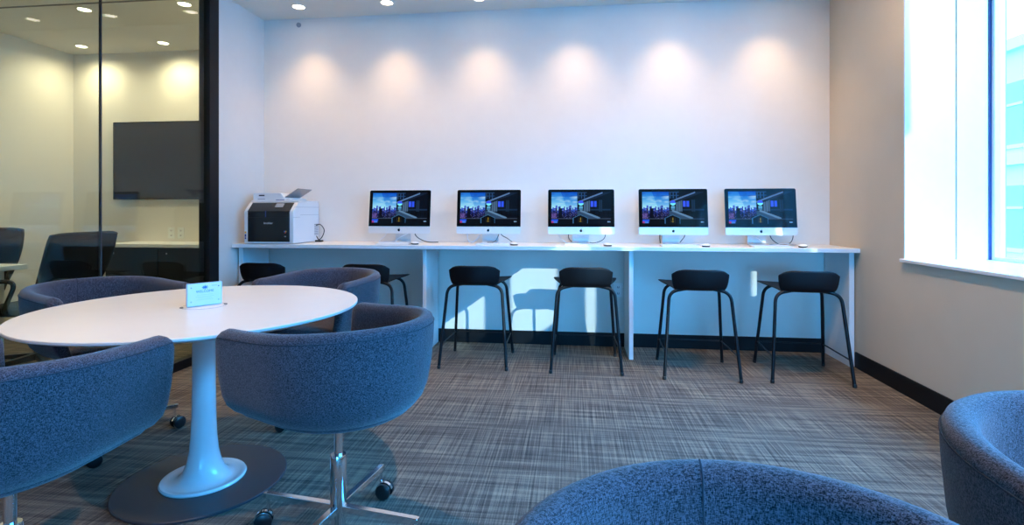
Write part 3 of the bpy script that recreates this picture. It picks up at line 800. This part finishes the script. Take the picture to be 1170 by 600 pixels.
# ================================================================== TUB CHAIRS
def make_tub(label):
    t = thing('tub_chair', label, 'chair', (0, 0, 0), 0, 'blue-grey tub chairs on castors')
    a, L, yc = .304, .205, -.02
    ZB, ZT = .778, .758
    sm = lambda x: max(0, min(1, x))**2*(3 - 2*max(0, min(1, x)))
    rim = lambda y: ZB - (ZB - ZT)*sm((y - yc + a)/(a + L))
    # plan path: left tip -> back -> right tip, as (x, y, nx, ny, straight flag)
    path = []
    for k in range(10): path.append((-a, L*(1 - k/9.0), -1, 0))
    for k in range(1, 40):
        th = PI + PI*k/40; path.append((a*math.cos(th), yc + a*1.02*math.sin(th)*1.0, math.cos(th), math.sin(th)))
    for k in range(10): path.append((a, L*(k/9.0), 1, 0))
    outer = [(.165, .455), (.125, .458), (.088, .467), (.058, .484), (.036, .510), (.021, .55), (.009, .62), (.002, .70), (0, .745), (.001, .765), (.007, .780), (.018, .788), (.028, .790)]
    inner = [(.165, .475), (.135, .478), (.11, .484), (.09, .495), (.080, .515), (.072, .55), (.064, .62), (.058, .70), (.056, .745), (.055, .765), (.049, .780), (.038, .788), (.028, .790)]
    loop = outer + list(reversed(inner[:-1]))
    pair = inner + list(reversed(outer[:-1]))
    def zmap(z, y):
        r = rim(y); return z if z < .5 else .5 + (z - .5)*(r - .5)/.29
    def Leff(z, r):
        s = 0.0
        if z > r - .05: d = min(.05*.985, z - (r - .05)); s = .05 - math.sqrt(.05**2 - d*d)
        if z < .52: d = min(.09*.99, .52 - z); s = .09 - math.sqrt(.09**2 - d*d)
        return L - s
    def ring(p, f=1.0, ext=0.0):
        x, y, nx, ny = p; out = []
        for (u, z), (u2, z2) in zip(loop, pair):
            um, zm = (u + u2)/2, (z + z2)/2
            uu = um + (u - um)*f; zz = zm + (z - zm)*f
            zz = zmap(zz, y)
            yy = y
            if y > 0: yy = y*Leff(zz, rim(y))/L
            out.append((x - uu*nx, yy - uu*ny + ext, zz))
        return out
    tip0, tip1 = path[0], path[-1]
    rings = [ring(tip0, .15, .0135), ring(tip0, .55, .012), ring(tip0, .85, .007)] + [ring(p) for p in path] + [ring(tip1, .85, .007), ring(tip1, .55, .012), ring(tip1, .15, .0135)]
    bm = bmesh.new(); loft(bm, rings)
    sh = build('shell', bm, 'fabric', t, smooth=70)
    # stitched line just below the rim, outside; short seam at the middle of the back, inside
    bm = bmesh.new()
    def outpt(p, u, dz):
        x, y, nx, ny = p; z = rim(y) - dz; yy = y*Leff(z, rim(y))/L if y > 0 else y
        return (x - u*nx, yy - u*ny, z)
    tube(bm, [outpt(p, .0003, .026) for p in path], .0016, 6); build('rim_stitching', bm, 'seam', sh, smooth=60)
    bm = bmesh.new(); tube(bm, [(0, yc - a*1.02 + u, z) for u, z in ((.0415, .787), (.0505, .778), (.0553, .765), (.0562, .74), (.058, .70), (.064, .62), (.072, .55))], .0014, 6)
    build('back_seam', bm, 'seam', sh, smooth=60)
    # seat cushion
    pl = [(x - .068*nx, min(y, L) - .068*ny) for x, y, nx, ny in path]
    pl = [(x, y - (.03 if y > .18 else 0)) for x, y in pl]
    xe = a - .068
    front = [(xe*math.cos(q), L - .03 + .035*math.sin(q)) for q in [PI*k/12 for k in range(1, 12)]]
    pl = pl + front
    cx, cy = 0, -.04
    rr = []
    for s, z in ((.70, .455), (.90, .460), (.965, .468), (1, .478), (1, .488), (.985, .497), (.94, .503), (.80, .508), (.4, .510)):
        rr.append([(cx + (x - cx)*s, cy + (y - cy)*s, z) for x, y in pl])
    bm = bmesh.new(); loft(bm, rr); build('seat_cushion', bm, 'fabric', t, smooth=60)
    # pedestal
    bm = bmesh.new(); lathe(bm, [(.07, .440), (.07, .458)], 24); lathe(bm, [(.014, .27), (.014, .442)], 20); build('gas_lift', bm, 'chrome', t, smooth=40)
    bm = bmesh.new(); lathe(bm, [(.020, .022), (.024, .026), (.024, .085), (.027, .09), (.027, .292), (.025, .297), (.0145, .297)], 28); build('column', bm, 'chrome', t, smooth=40)
    for k in range(4):
        ca = math.radians(45 + 90*k); R = Matrix.Rotation(ca, 4, 'Z')
        bm = bmesh.new()
        rr = []
        for s, hw, z0_, z1_ in ((.02, .0125, .104, .128), (.15, .0115, .105, .127), (.287, .0105, .106, .126), (.299, .0095, .107, .125)):
            rr.append([R @ Vector(q) for q in ((s, -hw, z0_), (s, hw, z0_), (s, hw, z1_), (s, -hw, z1_))])
        loft(bm, rr); lg = build('leg', bm, 'chrome', t, bevel=.002)
        bm = bmesh.new()
        lathe(bm, [(.0055, .06), (.0055, .108)], 10, tuple(R @ Vector((.284, 0, 0))))
        sw = Matrix.Translation(R @ Vector((.284, 0, 0))) @ Matrix.Rotation(ca*2.3 + .6, 4, 'Z')
        hood = []
        for q in range(9):
            th = math.radians(20 + 18*q); r = .033
            hood.append([sw @ Vector((-.016 + r*math.cos(th), yy, .030 + r*math.sin(th)*1.0)) for yy in (-.006, .006)] + [sw @ Vector((-.016 + (r-.006)*math.cos(th), yy, .030 + (r-.006)*math.sin(th))) for yy in (.006, -.006)])
        loft(bm, hood); build('castor_fork', bm, 'chrome', lg, smooth=40)
        bm = bmesh.new()
        for sy in (-1, 1):
            rr = []
            for yy, r in ((sy*.008, .018), (sy*.009, .0285), (sy*.012, .030), (sy*.022, .0295), (sy*.025, .024), (sy*.0255, .008)):
                rr.append([sw @ Vector((-.016 + r*math.cos(2*PI*w/24), yy, .030 + r*math.sin(2*PI*w/24))) for w in range(24)])
            loft(bm, rr)
        build('castor_wheels', bm, 'rubber', lg, smooth=40)
    return t
def face(px, py, tx, ty): return math.atan2(ty - py, tx - px) - PI/2
TL = ['blue tub chair with its back to the camera, right front of the round table',
      'blue tub chair with its back to the camera, at the left photo edge',
      'grey tub chair behind the round table, nearest the glass partition',
      'grey tub chair behind the round table, nearest the bar stools',
      'tub chair mostly out of the photo beside the left tip of the round table',
      'blue tub chair in the foreground, cut by the bottom edge of the photo',
      'blue tub chair at the lower right corner beside the right wall']
CH = [(-.796, 1.706, math.radians(156), -30), (-1.485, 1.226, math.radians(93), 20), (-2.268, 2.309, math.radians(-21), 16), (-1.40, 2.80, math.radians(258), 44),
      (-2.40, 1.50, math.radians(33), 0), (.206, .452, math.radians(-83), 0), (.898, .818, math.radians(-88), 0)]
c0 = make_tub(TL[0]); TUBS = []
for i, (x, y, f, sp) in enumerate(CH):
    if i == 0: c0.location = (x, y, 0); c0.rotation_euler.z = f - PI/2
    r = c0 if i == 0 else dup(c0, (x, y, 0), f - PI/2, TL[i])
    TUBS.append((r, sp))
for r, sp in TUBS:
    for ch in r.children:
        if ch.name.startswith('leg'): ch.rotation_euler.z = math.radians(sp)

# ================================================================== MEETING ROOM
tv = thing('wall_television', 'large switched-off black television on the meeting room wall behind the glass', 'television', (-4.215, MD, 1.668))
bm = bmesh.new(); loft(bm, [[(x, y, z) for x, z in rrect(1.43, .832, .006, 3)] for y in (-.055, -.03)]); build('panel', bm, 'bezel', tv)
bm = bmesh.new(); box(bm, -.702, .702, -.0565, -.0548, -.400, .404); build('screen', bm, 'screen_off', tv)
bm = bmesh.new(); box(bm, -.30, .30, -.031, 0, -.2, .2); build('wall_bracket', bm, 'black', tv)

cr = thing('credenza', 'low dark cabinet with a white top along the meeting room back wall', 'cabinet', (-3.75, MD, 0))
build('cabinet_body', bx(-.93, .82, -.40, -.002, 0, .765), 'dark', cr, bevel=.003)
build('cabinet_top', bx(-.95, .84, -.43, -.001, .765, .80), 'lam', cr, bevel=.003)
for k in range(3):
    x0 = -.92 + k*.58
    dr = build('door', bx(x0 + .004, x0 + .574, -.418, -.4005, .06, .755), 'dark', cr, bevel=.002)
    bm = bmesh.new(); lathe(bm, [(.009, 0), (.009, .008), (.006, .010)], 16)
    o = build('lock', bm, 'chrome', dr); o.location = (x0 + .10, -.418, .705); o.rotation_euler = (PI/2, 0, 0)

mt = thing('meeting_table', 'white meeting table behind the glass at the left edge of the photo', 'table', (-4.72, 2.90, 0))
build('tabletop', bx(-.66, .66, -.75, .58, .695, .73), 'lam', mt, bevel=.004)
for sx in (-1, 1):
    for sy in (-.60, .45): build('leg', bx(sx*.56 - .025, sx*.56 + .025, sy - .025, sy + .025, 0, .695), 'alu', mt, bevel=.003)

def make_office_chair(label):
    t = thing('office_chair', label, 'chair', (0, 0, 0), 0, 'black office chairs in the meeting room')
    # backrest at -Y, reclined, gently curved
    bm = bmesh.new(); rr = []
    for k in range(11):
        s = k/10; z = .50 + .47*s; y = -.17 - .17*s - .02*math.sin(s*PI); w = .235 + .035*math.sin(s*PI*.8) + .02*s
        rr.append([(w*u, y - .035*(1 - u*u), z - (.012*abs(u)**6 if k == 10 else 0)) for u in [-1 + .2*q for q in range(11)]])
    front = rr; back = [[(x, y - .012, z) for x, y, z in r] for r in rr]
    loft(bm, [a + list(reversed(b)) for a, b in zip(front, back)])
    br = build('backrest', bm, 'mesh', t, smooth=50)
    bm = bmesh.new()
    out = [r[0] for r in rr] + rr[-1][1:-1] + [r[-1] for r in reversed(rr)]
    tube(bm, [(x, y - .006, z) for x, y, z in out], .011, 8); build('back_frame', bm, 'black', br, smooth=60)
    bm = bmesh.new(); pl = rrect(.48, .46, .09, 6, 0, .02)
    loft(bm, [[(x*s, y*s, z) for x, y in pl] for s, z in ((.9, .41), (1, .425), (1, .455), (.96, .468), (.7, .474))]); build('seat', bm, 'mesh', t, smooth=50)
    bm = bmesh.new(); tube(bm, fillet_path([(0, -.02, .40), (0, -.24, .41), (0, -.275, .60)], .06, 6), .022, 10); build('back_support', bm, 'black', t, smooth=50)
    for s in (-1, 1):
        bm = bmesh.new(); tube(bm, fillet_path([(s*.18, -.02, .425), (s*.285, -.02, .44), (s*.295, -.13, .66), (s*.295, .17, .66), (s*.295, .215, .585)], .07, 8), .014, 10)
        build('armrest', bm, 'armpad', t, smooth=60)
    bm = bmesh.new(); lathe(bm, [(.03, .07), (.03, .22), (.016, .22), (.016, .41), (.06, .41)], 18); build('column', bm, 'chrome', t, smooth=40)
    for k in range(5):
        R = Matrix.Rotation(2*PI*k/5 + .3, 4, 'Z'); bm = bmesh.new()
        loft(bm, [[R @ Vector(q) for q in ((s, -w, za), (s, w, za), (s, w, zb), (s, -w, zb))] for s, w, za, zb in ((.02, .025, .07, .115), (.30, .014, .065, .088))])
        lg = build('leg', bm, 'black', t, bevel=.003)
        bm = bmesh.new(); p = R @ Vector((.285, 0, 0))
        lathe(bm, [(.007, .05), (.007, .07)], 8, tuple(p))
        loft(bm, [[p + Vector((yy, .028*math.cos(2*PI*w/18), .029 + .028*math.sin(2*PI*w/18))) for w in range(18)] for yy in (-.02, .02)])
        build('castor', bm, 'rubber', lg, smooth=40)
    return t
oc0 = make_office_chair('black mesh office chair behind the glass, its tall back towards the round table')
oc0.location = (-3.80, 3.33, 0); oc0.rotation_euler.z = math.radians(95)
dup(oc0, (-5.0, 3.72, 0), math.radians(205), 'black office chair at the far side of the meeting table, half out of frame')

# ================================================================== OUTSIDE BUILDING
bd = thing('street_building', 'pale building across the street seen through the window', 'building', (14, 24, -4))
def bpart(name, bm, m, parent=bd, **k):
    return build(name, bm, m, parent, **k)
BH = 10.5
bpart('facade', bx(0, 6, -32, 26, 0, BH), 'bld')
bm = bmesh.new()
for z in (3.3, 6.6, BH - .25): box(bm, -.25, .02, -32, 26, z, z + .35)
bpart('cornice', bm, 'bld_l')
bpart('ground_floor_glazing', bx(-.04, .01, -31.5, 25.5, .4, 3.0), 'bld_d')
for r_ in range(2):
    for k in range(19):
        y = -29.1 + k*2.9; z = 3.95 + r_*3.3
        w = bpart('window', bx(-.03, .02, y, y + 1.7, z, z + 2.0), 'bld_d')
        bm = bmesh.new(); box(bm, -.07, .0, y + .82, y + .90, z, z + 2.0); box(bm, -.07, 0, y, y + 1.7, z + 1.25, z + 1.33); box(bm, -.12, .0, y - .1, y + 1.8, z - .12, z)
        bpart('window_bars', bm, 'bld_l', w)

# ================================================================== LIGHT FROM OUTSIDE
w = bpy.data.worlds.new('sky'); SC.world = w; w.use_nodes = True
bg = w.node_tree.nodes['Background']; bg.inputs['Color'].default_value = (.05, .41, 1.0, 1); bg.inputs['Strength'].default_value = 42.0
sun = bpy.data.lights.new('sun', 'SUN'); sun.energy = 5.0; sun.color = (.74, .97, 1.0); sun.angle = math.radians(.06)
so = bpy.data.objects.new('sun', sun); so.rotation_euler = Vector((-.50, .87, -.36)).to_track_quat('-Z', 'Y').to_euler(); so.location = (6, -8, 8); link(so)
def portal(loc, rot, sx, sy):
    l_ = bpy.data.lights.new('window_portal', 'AREA'); l_.shape = 'RECTANGLE'; l_.size = sx; l_.size_y = sy; l_.cycles.is_portal = True
    o = bpy.data.objects.new('window_portal', l_); o.location = loc; o.rotation_euler = rot; return link(o)
portal((WXG + .05, (WY0 + WY1)/2, (WZ0 + WZ1)/2), Vector((-1, 0, 0)).to_track_quat('-Z', 'Y').to_euler(), WY1 - WY0, WZ1 - WZ0)
portal(((RY0 + RY1)/2, YF - .1, (RZ0 + RZ1)/2), Vector((0, 1, 0)).to_track_quat('-Z', 'Y').to_euler(), RY1 - RY0, RZ1 - RZ0)

# ================================================================== CAMERA AND COLOUR
cam = bpy.data.cameras.new('camera'); cam.sensor_width = 36; cam.lens = 598.24/1170*36; cam.shift_y = -58.5/1170; cam.clip_start = .02
co = bpy.data.objects.new('camera', cam); co.location = (0, 0, 1.125); co.rotation_euler = (PI/2, 0, .11638); link(co)
SC.camera = co
SC.view_settings.view_transform = 'Standard'; SC.view_settings.look = 'None'; SC.view_settings.gamma = 1; SC.view_settings.exposure = -.32
SC.view_settings.use_curve_mapping = False
SC.cycles.use_denoising = True
SC.cycles.max_bounces = 10; SC.cycles.diffuse_bounces = 4; SC.cycles.transparent_max_bounces = 12
SC.cycles.sample_clamp_indirect = 6
